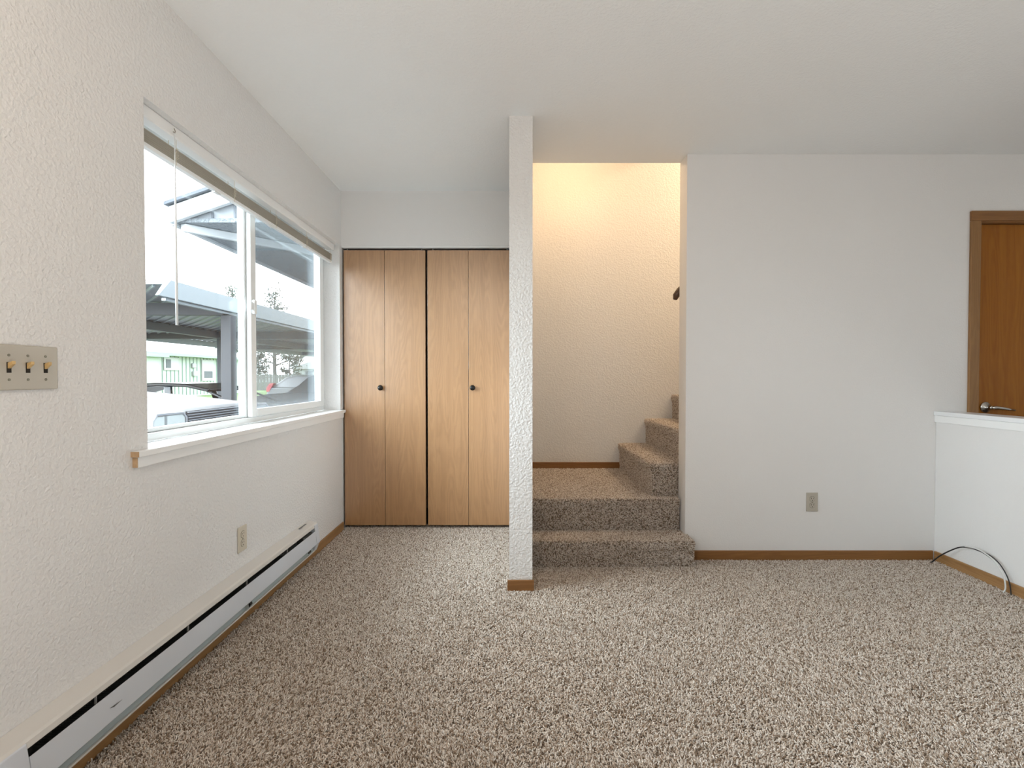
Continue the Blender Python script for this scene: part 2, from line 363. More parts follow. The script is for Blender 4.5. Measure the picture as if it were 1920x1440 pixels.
# unseen window added behind the viewer to bring in more side light
w2 = empty('added_window', (-1.33, -1.7, 0.865)); struct(w2)
f = MB()
for lo, hi in (((-1.395, -2.599, 0.846), (-1.345, -0.801, 0.90)), ((-1.395, -2.599, 1.99), (-1.345, -0.801, 2.044)), ((-1.395, -2.599, 0.90), (-1.345, -2.55, 1.99)), ((-1.395, -0.85, 0.90), (-1.345, -0.801, 1.99)), ((-1.395, -1.73, 0.90), (-1.345, -1.67, 1.99))):
    f.box(lo, hi)
f.build('window_frame', M['vinyl'], w2)
MB().box((-1.372, -2.56, 0.89), (-1.368, -0.84, 2.0)).build('glass_pane', M['glass'], w2)
# ---------------------------------------------------------------- carpet pile (real tufts)
def tuft_mesh(k):
    bm = bmesh.new(); rnd = random.Random(k); n = 4; rings = []
    bend = rnd.uniform(0.2, 0.75); twist = rnd.uniform(0, 3); h = 1.0
    for i, t in enumerate((0, 0.45, 0.85, 1.05)):
        r = (0.25, 0.26, 0.20, 0.05)[i]
        cx = bend * t * t * 0.9; cy = 0.22 * math.sin(twist + t * 3)
        rings.append([bm.verts.new((cx + r*math.cos(a + twist + t*2), cy + r*math.sin(a + twist + t*2), h*t*(1 - 0.25*bend*t))) for a in [2*math.pi*q/n for q in range(n)]])
    for a, b in zip(rings, rings[1:]):
        for q in range(n): bm.faces.new((a[q], a[(q+1) % n], b[(q+1) % n], b[q]))
    bm.faces.new(rings[-1])
    me = bpy.data.meshes.new('yarn_tuft'); bm.to_mesh(me); bm.free()
    for p in me.polygons: p.use_smooth = True
    return me
def yarn_mat():
    m = mat('carpet_yarn', (0.4, 0.33, 0.27), 0.95, spec=0.15)
    b = m.node_tree.nodes['Principled BSDF']
    oi = N(m, 'ShaderNodeObjectInfo'); cr = N(m, 'ShaderNodeValToRGB'); e = cr.color_ramp.elements
    e[0].position = 0.0; e[0].color = (0.21, 0.14, 0.09, 1)
    e[1].position = 1.0; e[1].color = (0.84, 0.78, 0.72, 1)
    for p, c in ((0.22, (0.42, 0.325, 0.245)), (0.5, (0.68, 0.59, 0.51)), (0.8, (0.78, 0.70, 0.625))):
        q = e.new(p); q.color = (*c, 1)
    L(m, oi.outputs['Random'], cr.inputs[0]); L(m, cr.outputs[0], b.inputs['Base Color'])
    return m
M['yarn'] = yarn_mat()
TUFT = bpy.data.collections.new('yarn_tufts')       # never linked to the scene: only instanced
for k in range(5):
    me = tuft_mesh(k); me.materials.append(M['yarn'])
    TUFT.objects.link(bpy.data.objects.new('yarn_tuft', me))
def pile_group(name, density, size, seed):
    g = bpy.data.node_groups.new(name, 'GeometryNodeTree')
    g.interface.new_socket('Geometry', in_out='INPUT', socket_type='NodeSocketGeometry')
    g.interface.new_socket('Geometry', in_out='OUTPUT', socket_type='NodeSocketGeometry')
    n = g.nodes; l = g.links
    gi = n.new('NodeGroupInput'); go = n.new('NodeGroupOutput')
    d = n.new('GeometryNodeDistributePointsOnFaces'); d.inputs['Density'].default_value = density; d.inputs['Seed'].default_value = seed
    ci = n.new('GeometryNodeCollectionInfo'); ci.inputs['Collection'].default_value = TUFT; ci.inputs['Separate Children'].default_value = True; ci.inputs['Reset Children'].default_value = True
    ip = n.new('GeometryNodeInstanceOnPoints'); ip.inputs['Pick Instance'].default_value = True
    # lean follows a slow noise (foot and vacuum marks), spin is random
    pos = n.new('GeometryNodeInputPosition'); ns = n.new('ShaderNodeTexNoise'); ns.inputs['Scale'].default_value = 2.2; ns.inputs['Detail'].default_value = 1.0
    l.new(pos.outputs[0], ns.inputs['Vector'])
    sub = n.new('ShaderNodeVectorMath'); sub.operation = 'SUBTRACT'; sub.inputs[1].default_value = (0.5, 0.5, 0.5); l.new(ns.outputs['Color'], sub.inputs[0])
    sc = n.new('ShaderNodeVectorMath'); sc.operation = 'SCALE'; sc.inputs['Scale'].default_value = 3.2; l.new(sub.outputs[0], sc.inputs[0])
    rv = n.new('FunctionNodeRandomValue'); rv.data_type = 'FLOAT_VECTOR'; rv.inputs[0].default_value = (-0.55, -0.55, -0.3); rv.inputs[1].default_value = (0.55, 0.55, 0.3); rv.inputs['Seed'].default_value = seed + 3
    ad = n.new('ShaderNodeVectorMath'); ad.operation = 'ADD'; l.new(sc.outputs[0], ad.inputs[0]); l.new(rv.outputs[0], ad.inputs[1])
    ad2 = n.new('ShaderNodeVectorMath'); ad2.operation = 'MULTIPLY_ADD'; ad2.inputs[1].default_value = (1, 1, 1)
    scn = n.new('ShaderNodeVectorMath'); scn.operation = 'SCALE'; scn.inputs['Scale'].default_value = 1.15; l.new(d.outputs['Normal'], scn.inputs[0])
    l.new(ad.outputs[0], ad2.inputs[0]); l.new(scn.outputs[0], ad2.inputs[2])
    al = n.new('FunctionNodeAlignRotationToVector'); al.axis = 'Z'; l.new(ad2.outputs[0], al.inputs['Vector'])
    spin = n.new('FunctionNodeRandomValue'); spin.data_type = 'FLOAT'; spin.inputs[2].default_value = 0; spin.inputs[3].default_value = 6.283; spin.inputs['Seed'].default_value = seed + 9
    ro = n.new('FunctionNodeRotateRotation'); ro.rotation_space = 'LOCAL'
    cb = n.new('ShaderNodeCombineXYZ'); l.new(spin.outputs[1], cb.inputs[2])
    e2r = n.new('FunctionNodeEulerToRotation'); l.new(cb.outputs[0], e2r.inputs[0])
    l.new(al.outputs[0], ro.inputs[0]); l.new(e2r.outputs[0], ro.inputs[1])
    rs = n.new('FunctionNodeRandomValue'); rs.data_type = 'FLOAT'; rs.inputs[2].default_value = size*0.75; rs.inputs[3].default_value = size*1.25; rs.inputs['Seed'].default_value = seed + 5
    l.new(gi.outputs[0], d.inputs['Mesh']); l.new(d.outputs['Points'], ip.inputs['Points']); l.new(ci.outputs[0], ip.inputs['Instance'])
    l.new(ro.outputs[0], ip.inputs['Rotation']); l.new(rs.outputs[1], ip.inputs['Scale'])
    jg = n.new('GeometryNodeJoinGeometry'); l.new(gi.outputs[0], jg.inputs[0]); l.new(ip.outputs[0], jg.inputs[0]); l.new(jg.outputs[0], go.inputs[0])
    return g
G_FLOOR = pile_group('floor_pile', 52000, 0.0088, 1)
G_STAIR = pile_group('stair_pile', 55000, 0.0085, 2)
M['carpet_base'] = speckle(mat('carpet_base', (0.27, 0.21, 0.16), 0.95), 300, 0.6)
cp = MB()
XB = HWX - 0.014
cp.poly([(XL + 0.012, 0.55, -0.009), (XB, 0.55, -0.009), (XB, YB - 0.012, -0.009), (1.08, YB - 0.012, -0.009), (1.06, 2.80, -0.009), (PX1 + 0.001, 2.80, -0.009),
         (PX1 + 0.009, PY - 0.012, -0.009), (PX0 - 0.011, PY - 0.012, -0.009), (PX0 - 0.001, 3.60, -0.009), (XL + 0.012, 3.60, -0.009)])
cp.bm.faces.ensure_lookup_table(); bmesh.ops.triangulate(cp.bm, faces=cp.bm.faces)
c = cp.build('carpet_pile', M['carpet_base'])
tag(c, 'speckled grey beige cut pile carpet covering the whole room floor', 'carpet', kind='stuff')
for p in c.data.polygons:
    if p.normal.z < 0: p.flip()
md = c.modifiers.new('pile', 'NODES'); md.node_group = G_FLOOR
c2 = MB().poly([(XL + 0.012, YR + 0.02, -0.008), (XR - 0.012, YR + 0.02, -0.008), (XR - 0.012, 0.55, -0.008), (XL + 0.012, 0.55, -0.008)]).build('carpet_pile', M['carpet_base'])
tag(c2, 'plain grey beige carpet continuing towards the rear wall of the room', 'carpet', kind='stuff')

# ---------------------------------------------------------------- carpeted staircase
st = empty('staircase', (0.58, 3.0, 0), 'narrow brown carpeted staircase rising from the alcove and turning right', 'staircase')
def step_mesh(prof, a, b, axis, parent, label=None):
    """prof: closed outline (p, z) of the step across its run; extruded a..b. axis 'x': runs along x (straight step)"""
    m = MB()
    if axis == 'x': m.prism([(a, p, z) for p, z in prof], (b - a, 0, 0))
    else: m.prism([(p, a, z) for p, z in prof], (0, b - a, 0))
    o = m.build('step', M['carpet_base'], parent)
    bv = o.modifiers.new('soft', 'BEVEL'); bv.width = 0.022; bv.segments = 3; bv.limit_method = 'ANGLE'; bv.angle_limit = R(30)
    g = o.modifiers.new('pile', 'NODES'); g.node_group = G_STAIR
    if label: o['label'] = label
    return o
T = 0.008                                            # pile height kept off the faces
def nose(y0, z0, z1, back):                          # riser with slight bull nose, then the tread
    return [(y0 + 0.012, z0), (y0 + 0.010, z1 - 0.055), (y0, z1 - 0.035), (y0, z1 - 0.002), (y0 + 0.004, z1), (back, z1), (back, z0)]
s1 = step_mesh(nose(2.765 + T, -0.01, 0.155 - T, 2.892), PX1 + T, 1.066 - T, 'x', st, 'lowest step, standing out in front of the wall')
MB().box((PX1 + T, 2.8925, -0.01), (1.045, 2.968, 0.155 - T)).build('step_back', M['carpet_base'], s1).modifiers.new('pile', 'NODES').node_group = G_STAIR
step_mesh(nose(2.962 + T, 0.10, 0.352 - T, YS - 0.002), PX1 + T, 1.046 - T, 'x', st, 'square landing at the turn')
zs = [0.560, 0.762, 0.958, 1.155, 1.35, 1.55, 1.75]; xs = [0.872, 1.088, 1.306, 1.525, 1.745, 1.965, 2.185]
for k, (z, x) in enumerate(zip(zs, xs)):
    zlow = (0.352, 0.560, 0.762, 0.958, 1.155, 1.35, 1.55)[k] - 0.06
    step_mesh(nose(x + T, zlow, z - T, x + (0.30 if k < 6 else 1.2)), 3.026 + (T if k == 0 else 0), YS - 0.002, 'y', st)
# handrail on the hidden side wall, its dark end peeps past the jamb
hr = empty('handrail', (1.05, 3.09, 1.6), 'dark wooden handrail whose end peeps past the stairwell corner', 'handrail')
MB().tube([(1.046, 3.088, 1.600), (1.052, 3.088, 1.625), (1.075, 3.088, 1.655), (1.5, 3.088, 2.04), (2.3, 3.088, 2.77)], [0.012, 0.021, 0.024, 0.024, 0.024], 12).build('rail', M['handrail'], hr, 0, True)
for x, z in ((1.35, 1.88), (2.1, 2.56)):
    MB().tube([(x, 3.0215, z - 0.05), (x, 3.06, z - 0.05), (x, 3.088, z)], 0.006, 8).build('bracket', M['brass'], hr, 0, True)

# ---------------------------------------------------------------- lamps
def ceiling_lamp(loc, label, color, power, rad=0.15, fix_power=2.0):
    x, y, z = loc
    t = empty('ceiling_lamp', (x, y, z), label, 'lamp')
    MB().lathe((x, y, z), (0, 0, -1), [(0.0005, rad*0.95), (0.012, rad), (0.022, rad)]).build('lamp_base', M['white'], t, 0, True)
    prof = [(0.0225, rad*0.97)] + [(0.0225 + 0.085*math.sin(R(a)), rad*0.97*math.cos(R(a))) for a in (15, 30, 45, 60, 75, 88)]
    sh = MB().lathe((x, y, z), (0, 0, -1), prof).build('lamp_shade', lamp_mat('lit_opal_glass', color, fix_power), t, 0, True)
    l = bpy.data.lights.new('lamp_light', 'POINT'); l.energy = power; l.color = color; l.shadow_soft_size = rad*0.9
    o = bpy.data.objects.new('lamp_light', l); COL.objects.link(o); o.location = (0, 0, -0.30); o.parent = t
    return t
WARM = (1.0, 0.66, 0.36); SOFT = (1.0, 0.85, 0.70)
ceiling_lamp((0.46, 3.42, 2.9995), 'round opal ceiling lamp above the stair landing, hidden by the ceiling edge', WARM, 5.8, 0.10)
ceiling_lamp((2.5, 3.47, 3.86), 'added round opal lamp over the upper flight, unseen fill for the landing', (1.0, 0.76, 0.50), 80, 0.12)  # added lamp, evens out the light low in the stairwell
ceiling_lamp((-0.45, 0.15, H - 0.0005), 'round opal ceiling lamp over the front of the room', (1.0, 0.80, 0.62), 17)
ceiling_lamp((2.3, -0.7, H - 0.0005), 'added round opal ceiling lamp behind the viewer, unseen room fill', SOFT, 3)  # added lamp, lifts the general room level

# ---------------------------------------------------------------- closet bifold doors
cz0, cz1 = 0.020, 2.020
def bifold(x0, x1, label, knob_x):
    t = empty('bifold_door', ((x0 + x1)/2, 3.505, 0), label, 'door')
    mid = (x0 + x1) / 2
    for a, b in ((x0, mid - 0.0012), (mid + 0.0012, x1)):
        MB().box((a, 3.49, cz0), (b, 3.522, cz1)).build('panel', M['oak_light'], t, 0.0012)
    MB().lathe((knob_x, 3.4895, 1.025), (0, -1, 0), [(0, 0.011), (0.002, 0.0125), (0.006, 0.008), (0.012, 0.0075), (0.017, 0.015), (0.022, 0.0195), (0.028, 0.0195), (0.032, 0.015), (0.033, 0.006), (0.034, 0.002)]).build('knob', M['black'], t, 0, True)
    return t
bifold(-1.2195, -0.629, 'left oak bifold closet door beside the window', -0.951)
bifold(-0.613, -0.020, 'right oak bifold closet door beside the partition wall', -0.285)
tr = empty('closet_track', (-0.62, 3.505, 2.04), 'white metal closet door track under the closet header', 'track')
MB().box((-1.230, 3.478, 2.036), (-0.016, 3.530, 2.0495)).build('rail', M['white'], tr, 0.001)
for x in (-1.195, -0.655, -0.575, -0.035):
    MB().cyl((x, 3.50, 2.0205), (x, 3.50, 2.0358), 0.004, n=10).build('pivot_pin', M['fin'], tr)

# ---------------------------------------------------------------- far door beyond the half wall
d1 = empty('door_1', (3.21, 2.93, 0)); struct(d1)
MB().box((2.822, 2.925, -0.01), (3.60, 2.962, 2.028)).build('door_leaf', M['oak_dark'], d1, 0.0015)
fr = MB().box((2.749, YB - 0.016, -0.01), (2.806, YB - 0.0005, 2.0385)).build('casing', M['trim_z'], d1, 0.003)
MB().box((3.614, YB - 0.016, -0.01), (3.671, YB - 0.0005, 2.0385)).build('casing', M['trim_z'], d1, 0.003)
MB().box((2.749, YB - 0.016, 2.039), (3.671, YB - 0.0005, 2.098)).build('casing', M['trim_x'], d1, 0.003)
MB().box((2.8005, YB - 0.004, -0.01), (2.818, JY, 2.030)).build('jamb', M['trim_z'], d1)
MB().box((3.603, YB - 0.004, -0.01), (3.6195, JY, 2.030)).build('jamb', M['trim_z'], d1)
MB().box((2.8005, YB - 0.004, 2.031), (3.6195, JY, 2.0445)).build('jamb', M['trim_x'], d1)
hd = MB().lathe((2.885, 2.9245, 0.919), (0, -1, 0), [(0, 0.033), (0.004, 0.034), (0.008, 0.030), (0.010, 0.024), (0.014, 0.022), (0.015, 0.012), (0.040, 0.0115), (0.046, 0.010)]).build('door_handle', M['chrome'], d1, 0, True)
MB().tube([(2.885, 2.883, 0.919), (2.900, 2.876, 0.919), (2.93, 2.874, 0.917), (2.97, 2.876, 0.911), (3.02, 2.880, 0.904)], [0.010, 0.0115, 0.010, 0.0085, 0.006], 12).build('lever', M['chrome'], hd, 0, True)

# ---------------------------------------------------------------- window in the left wall
w = empty('window_1', (-1.33, 2.53, 0.865)); struct(w)
FX0, FX1 = -1.405, -1.347
fw = 0.030
MB().box((FX0, 1.6205, 0.866), (FX1, 3.4425, 0.866 + fw)).build('frame_rail', M['vinyl'], w, 0.004)
MB().box((FX0, 1.6205, 2.044 - fw), (FX1, 3.4425, 2.044)).build('frame_rail', M['vinyl'], w, 0.004)
MB().box((FX0, 1.6205, 0.8965), (FX1, 1.6205 + fw, 2.0075)).build('frame_stile', M['vinyl'], w, 0.004)
MB().box((FX0, 3.4425 - fw, 0.8965), (FX1, 3.4425, 2.0075)).build('frame_stile', M['vinyl'], w, 0.004)
# fixed outer light: glazing bead and meeting stile
fx = MB()
fx.box((-1.393, 1.657, 0.8968), (-1.368, 2.50, 0.912)); fx.box((-1.393, 1.657, 1.985), (-1.368, 2.50, 2.007))
fx.box((-1.393, 1.657, 0.912), (-1.368, 1.680, 1.985))
fx.build('glazing_bead', M['vinyl'], w, 0.003)
MB().box((-1.396, 2.448, 0.8968), (-1.362, 2.508, 2.007)).build('meeting_stile', M['vinyl'], w, 0.004)
MB().box((-1.382, 1.675, 0.909), (-1.378, 2.450, 1.988)).build('glass_pane', M['glass'], w)
# sliding inner sash
s = empty('sash', (0, 0, 0)); s.parent = w
SX0, SX1 = -1.360, -1.335
MB().box((SX0, 2.462, 0.8975), (SX1, 2.512, 2.006)).build('sash_stile', M['vinyl'], s, 0.004)
MB().box((SX0, 3.352, 0.8975), (SX1, 3.404, 2.006)).build('sash_stile', M['vinyl'], s, 0.004)
MB().box((SX0, 2.5125, 0.8975), (SX1, 3.3515, 0.938)).build('sash_rail', M['vinyl'], s, 0.004)
MB().box((SX0, 2.5125, 1.964), (SX1, 3.3515, 2.006)).build('sash_rail', M['vinyl'], s, 0.004)
MB().box((-1.350, 2.510, 0.936), (-1.346, 3.354, 1.966)).build('glass_pane', M['glass'], s)
lt = MB().box((-1.3345, 2.466, 1.428), (-1.318, 2.490, 1.502)).build('latch', M['vinyl'], s, 0.005)
MB().prism([(-1.3345, 2.4385, 1.445), (-1.3345, 2.4385, 1.490), (-1.322, 2.4385, 1.486), (-1.322, 2.4385, 1.449)], (0, 0.026, 0)).build('catch', M['vinyl'], s, 0.003)
MB().box((-1.4045, 2.47, 0.905), (-1.4025, 3.404, 2.005)).build('insect_screen', M['screen'], w)
# stool and apron
MB().prism([(-1.3465, 1.6215, 0.846), (-1.3465, 1.6215, 0.8655), (-1.3465, 3.4425, 0.8655), (-1.2315, 3.4425, 0.8655), (-1.2315, 3.4425, 0.8655)][:4][::1] and
            [(-1.3465, 1.622, 0.8458), (-1.2318, 1.622, 0.8458), (-1.2318, 1.548, 0.8458), (-1.203, 1.548, 0.8458), (-1.203, 3.472, 0.8458), (-1.2318, 3.472, 0.8458), (-1.2318, 3.442, 0.8458), (-1.3465, 3.442, 0.8458)], (0, 0, 0.0197)).build('window_sill', M['white'], w, 0.002)
MB().box((-1.2315, 1.556, 0.8105), (-1.215, 3.466, 0.8455)).build('apron', M['white'], w, 0.002)
e1 = MB().box((-1.2315, 1.5455, 0.847), (-1.205, 1.5478, 0.8645)).build('bare_end', M['bare'], w); e1['label'] = 'bare tan wood at the sill end'
e2 = MB().box((-1.2315, 1.5530, 0.812), (-1.216, 1.5558, 0.845)).build('bare_end', M['bare'], w); e2['label'] = 'bare tan wood at the apron end'

# ---------------------------------------------------------------- blind, drawn up
bl = empty('window_blind', (-1.285, 2.53, 2.04), 'beige slatted blind drawn up to the top of the window', 'blind')
hr_ = MB().prism([(-1.308, 1.655, 2.0435), (-1.308, 1.655, 2.002), (-1.266, 1.655, 2.002), (-1.262, 1.655, 2.006), (-1.262, 1.655, 2.0435)], (0, 1.765, 0)).build('headrail', M['white'], bl, 0.001)
SY0, SY1 = 1.66, 3.41
sl = MB(); nsl = 15
for i in range(nsl):
    z = 1.925 + i * 0.0031
    j = random.uniform(-0.0015, 0.0015)
    sl.prism([(-1.298 + j, SY0 + abs(j), z), (-1.285 + j, SY0 + abs(j), z + 0.0011), (-1.272 + j, SY0 + abs(j), z), (-1.272 + j, SY0 + abs(j), z + 0.0008), (-1.285 + j, SY0 + abs(j), z + 0.0021), (-1.298 + j, SY0 + abs(j), z + 0.0008)], (0, SY1 - SY0, 0))
so = sl.build('slat', M['slat'], bl); so['kind'] = 'stuff'
MB().box((-1.297, SY0, 1.9085), (-1.273, SY1, 1.9235)).build('bottom_rail', M['white'], bl, 0.003)
for y in (1.831, 2.211, 2.600, 2.984, 3.372):
    lm = MB()
    for dx in (-1.2995, -1.2705):
        lm.tube([(dx, y, 2.003), (dx, y, 1.972), (dx, y + 0.003, 1.965), (dx, y - 0.002, 1.95), (dx, y + 0.002, 1.935), (dx, y, 1.907)], 0.0011, 5)
    for k in range(4):      # slack ladder string bunched beside the stack
        zz = 1.93 + 0.011 * k
        lm.tube([(-1.2695, y - 0.006, zz), (-1.2665, y - 0.002, zz + 0.006), (-1.2675, y + 0.004, zz + 0.001), (-1.2665, y + 0.007, zz + 0.007)], 0.0011, 5)
    lc = lm.build('ladder_cord', M['cord'], bl); lc['kind'] = 'stuff'
for y in (2.10, 2.56, 2.98):
    MB().box((-1.292, y - 0.02, 1.903), (-1.278, y + 0.02, 1.9082)).build('rail_clip', M['vinyl'], bl, 0.001)
MB().tube([(-1.256, 1.800, 2.030), (-1.252, 1.800, 2.020), (-1.254, 1.800, 2.012), (-1.259, 1.800, 2.018)], 0.0018, 8).build('wand_hook', M['slatedge'], bl)
MB().tube([(-1.254, 1.7985, 2.012), (-1.253, 1.798, 1.86), (-1.252, 1.797, 1.58), (-1.252, 1.797, 1.300)], [0.0016, 0.0022, 0.0045, 0.0045], 8).build('wand', M['vinyl'], bl, 0, True)

# ---------------------------------------------------------------- baseboard heater
HY0, HY1 = 0.90, 2.885
ht = empty('baseboard_heater', (XL, 1.9, 0.06), 'long low white electric baseboard heater along the window wall', 'heater')
CY0, CY1 = 1.148, 2.838
b0 = XL + 0.0115
MB().prism([(b0 - 0.011, HY0, 0.2365), (b0 - 0.011, HY0, 0.2395), (-1.183, HY0, 0.2275), (-1.177, HY0, 0.2215), (-1.1745, HY0, 0.2060), (-1.177, HY0, 0.2045), (-1.180, HY0, 0.2190), (-1.185, HY0, 0.2250)], (0, HY1 - HY0, 0)).build('top_hood', M['heat_cream'], ht)
MB().box((b0, CY0, 0.064), (b0 + 0.003, CY1, 0.232)).build('back_plate', M['dark'], ht)
MB().prism([(-1.171, CY0, 0.186), (-1.168, CY0, 0.1875), (-1.160, CY0, 0.110), (-1.166, CY0, 0.1045), (-1.176, CY0, 0.1045), (-1.176, CY0, 0.1065), (-1.168, CY0, 0.108)], (0, CY1 - CY0, 0)).build('front_cover', M['heat_white'], ht)
MB().prism([(b0 + 0.004, CY0, 0.062), (b0 + 0.004, CY0, 0.094), (-1.190, CY0, 0.094), (-1.180, CY0, 0.0715), (-1.173, CY0, 0.0715), (-1.173, CY0, 0.0665), (-1.182, CY0, 0.062)], (0, CY1 - CY0, 0)).build('bottom_pan', M['heat_grey'], ht, 0.001)
MB().box((-1.1795, CY0, 0.0675), (-1.1715, CY1, 0.0735)).build('lip', M['heat_cream'], ht, 0.001)
MB().cyl((-1.198, CY0, 0.145), (-1.198, CY1, 0.145), 0.006, n=10).build('heating_tube', M['dark'], ht)
fins = MB(); y = CY0 + 0.05
while y < CY1 - 0.35:
    fins.box((-1.213, y, 0.118), (-1.180, y + 0.0006, 0.175)); y += 0.0085
fo = fins.build('heating_fin', M['fin'], ht); fo['kind'] = 'stuff'
for y in (1.352, 1.742, 2.132, 2.520):
    MB().box((-1.190, y, 0.110), (-1.1835, y + 0.0012, 0.2245)).build('bracket', M['heat_cream'], ht)
MB().box((-1.216, 2.70, 0.11), (-1.180, 2.82, 0.19)).build('junction_box', M['dark'], ht)
capp = [(b0, 0.062), (b0, 0.2355), (-1.183, 0.2265), (-1.174, 0.2185), (-1.158, 0.112), (-1.166, 0.1), (-1.180, 0.062)]
MB().prism([(x, CY1 + 0.001, z) for x, z in capp], (0, HY1 - CY1 - 0.001, 0)).build('end_cap', M['heat_white'], ht, 0.0015)
MB().prism([(x, HY0, z) for x, z in capp], (0, CY0 - HY0 - 0.001, 0)).build('end_cap', M['heat_white'], ht, 0.0015)
MB().box((b0 + 0.004, 2.72, 0.2392), (b0 + 0.012, 2.81, 0.2408)).build('vent_slot', M['fin'], ht)
MB().prism([(-1.174, 2.122, 0.094), (-1.168, 2.122, 0.100), (-1.164, 2.122, 0.090), (-1.172, 2.122, 0.078)], (0, 0.016, 0)).build('clip', M['black'], ht)
MB().prism([(-1.174, 2.742, 0.090), (-1.168, 2.742, 0.100), (-1.166, 2.742, 0.088)], (0, 0.03, 0)).build('clip', M['black'], ht)
# scratch in the enamel of the cover
MB().prism([(-1.1628, 1.372, 0.1495), (-1.1622, 1.376, 0.1492), (-1.1595, 1.412, 0.1480), (-1.1620, 1.385, 0.1440)], (0.0006, 0, 0)).build('scratch', M['dark'], ht)

# ---------------------------------------------------------------- outlets and switches
def outlet(loc, facing, label, m):
    t = empty('outlet', loc, label, 'outlet', )
    x, y, z = loc
    def P(a, d, h):      # a across, d out of wall, h up
        return (x + a, y - d, z + h) if facing == '-y' else (x + d, y - a, z + h)
    def bx(name, a0, a1, d0, d1, h0, h1, mm, par, bev=0):
        p, q = P(a0, d0, h0), P(a1, d1, h1)
        lo = [min(i, j) for i, j in zip(p, q)]; hi = [max(i, j) for i, j in zip(p, q)]
        return MB().box(lo, hi).build(name, mm, par, bev)
    bx('cover_plate', -0.035, 0.035, 0.0008, 0.0055, -0.0575, 0.0575, m, t, 0.0025)
    for h in (0.0195, -0.0195):
        pts = []
        for k in range(20):
            a = 2*math.pi*k/20; pts.append(P(max(-0.0145, min(0.0145, 0.0172*math.cos(a))), 0.0056, h + 0.0145*math.sin(a)))
        ring = MB().prism([Vector(p) for p in [P(max(-0.0158, min(0.0158, 0.0192*math.cos(2*math.pi*k/20))), 0.00545, h + 0.0166*math.sin(2*math.pi*k/20)) for k in range(20)]], Vector(P(0, 0.0003, 0)) - Vector(P(0, 0, 0))).build('socket_gap', M['screw'], t)
        so = MB().prism(pts, Vector(P(0, 0.0018, 0)) - Vector(P(0, 0, 0))).build('socket', m, t, 0.0004)
        for a, hh, wd in ((-0.0065, 0.0085, 0.0011), (0.0065, 0.007, 0.0011)):
            bx('slot', a - wd, a + wd, 0.0072, 0.0077, h + 0.004 - hh/2, h + 0.004 + hh/2, M['slot'], so)
        c0 = Vector(P(0, 0.0072, h - 0.0078)); MB().cyl(c0, c0 + (Vector(P(0, 0.0005, 0)) - Vector(P(0, 0, 0))), 0.0026, n=12).build('ground_hole', M['slot'], so)
    c0 = Vector(P(0, 0.0055, 0)); MB().cyl(c0, c0 + (Vector(P(0, 0.001, 0)) - Vector(P(0, 0, 0))), 0.003, n=12).build('screw', M['screw'], t)
    return t
outlet((XL, 2.175, 0.370), '+x', 'ivory double outlet on the window wall above the heater', M['ivory'])
outlet((1.818, YB, 0.346), '-y', 'beige double outlet low on the plain wall right of the stairs', M['almond'])

sw = empty('light_switch', (XL, 1.216, 1.131), 'almond three toggle switch plate on the left wall', 'switch')
MB().box((XL + 0.0008, 1.135, 1.075), (XL + 0.0062, 1.297, 1.187)).build('cover_plate', M['almond'], sw, 0.003)
for y in (1.170, 1.216, 1.262):
    MB().box((XL + 0.0063, y - 0.0055, 1.118), (XL + 0.0068, y + 0.0055, 1.144)).build('slot', M['slot'], sw)
    MB().prism([(XL + 0.0069, y - 0.0042, 1.128), (XL + 0.0069, y - 0.0042, 1.1425), (XL + 0.0195, y - 0.0042, 1.147), (XL + 0.0195, y - 0.0042, 1.139)], (0, 0.0084, 0)).build('toggle', M['toggle'], sw, 0.0012)
    for z in (1.161, 1.101):
        MB().cyl((XL + 0.0062, y, z), (XL + 0.0074, y, z), 0.0032, n=12).build('screw', M['screw'], sw)

# ---------------------------------------------------------------- loose cable by the half wall
def smooth(pts, k=5):
    P = [Vector(p) for p in pts]; out = []
    for i in range(len(P) - 1):
        a, b, c, d = P[max(i-1, 0)], P[i], P[i+1], P[min(i+2, len(P)-1)]
        for q in range(k):
            t = q / k
            out.append(0.5*((2*b) + (c - a)*t + (2*a - 5*b + 4*c - d)*t*t + (3*b - a - 3*c + d)*t*t*t))
    return out + [P[-1]]
cb = empty('coaxial_cable', (2.50, 2.83, 0.0), 'black and white cable looped against the half wall in the right corner', 'cable')
MB().tube(smooth([(2.492, 2.845, -0.004), (2.500, 2.835, 0.008), (2.512, 2.80, 0.055), (2.522, 2.74, 0.110), (2.528, 2.69, 0.145), (2.530, 2.64, 0.160), (2.530, 2.59, 0.164), (2.530, 2.55, 0.158), (2.529, 2.51, 0.145)]), 0.0034, 8).build('black_lead', M['blackrub'], cb, 0, True)
MB().tube(smooth([(2.526, 2.66, 0.160), (2.526, 2.60, 0.170), (2.526, 2.555, 0.165), (2.527, 2.515, 0.150), (2.528, 2.49, 0.130), (2.530, 2.466, 0.100), (2.531, 2.452, 0.070), (2.532, 2.446, 0.040), (2.532, 2.446, 0.015), (2.528, 2.452, -0.004)]), 0.0036, 8).build('white_lead', M['cable_white'], cb, 0, True)
MB().tube(smooth([(2.534, 2.60, 0.160), (2.537, 2.54, 0.160), (2.540, 2.49, 0.135), (2.541, 2.455, 0.095), (2.541, 2.435, 0.055), (2.541, 2.428, 0.02), (2.541, 2.426, -0.004)]), 0.0026, 8).build('thin_lead', M['blackrub'], cb, 0, True)

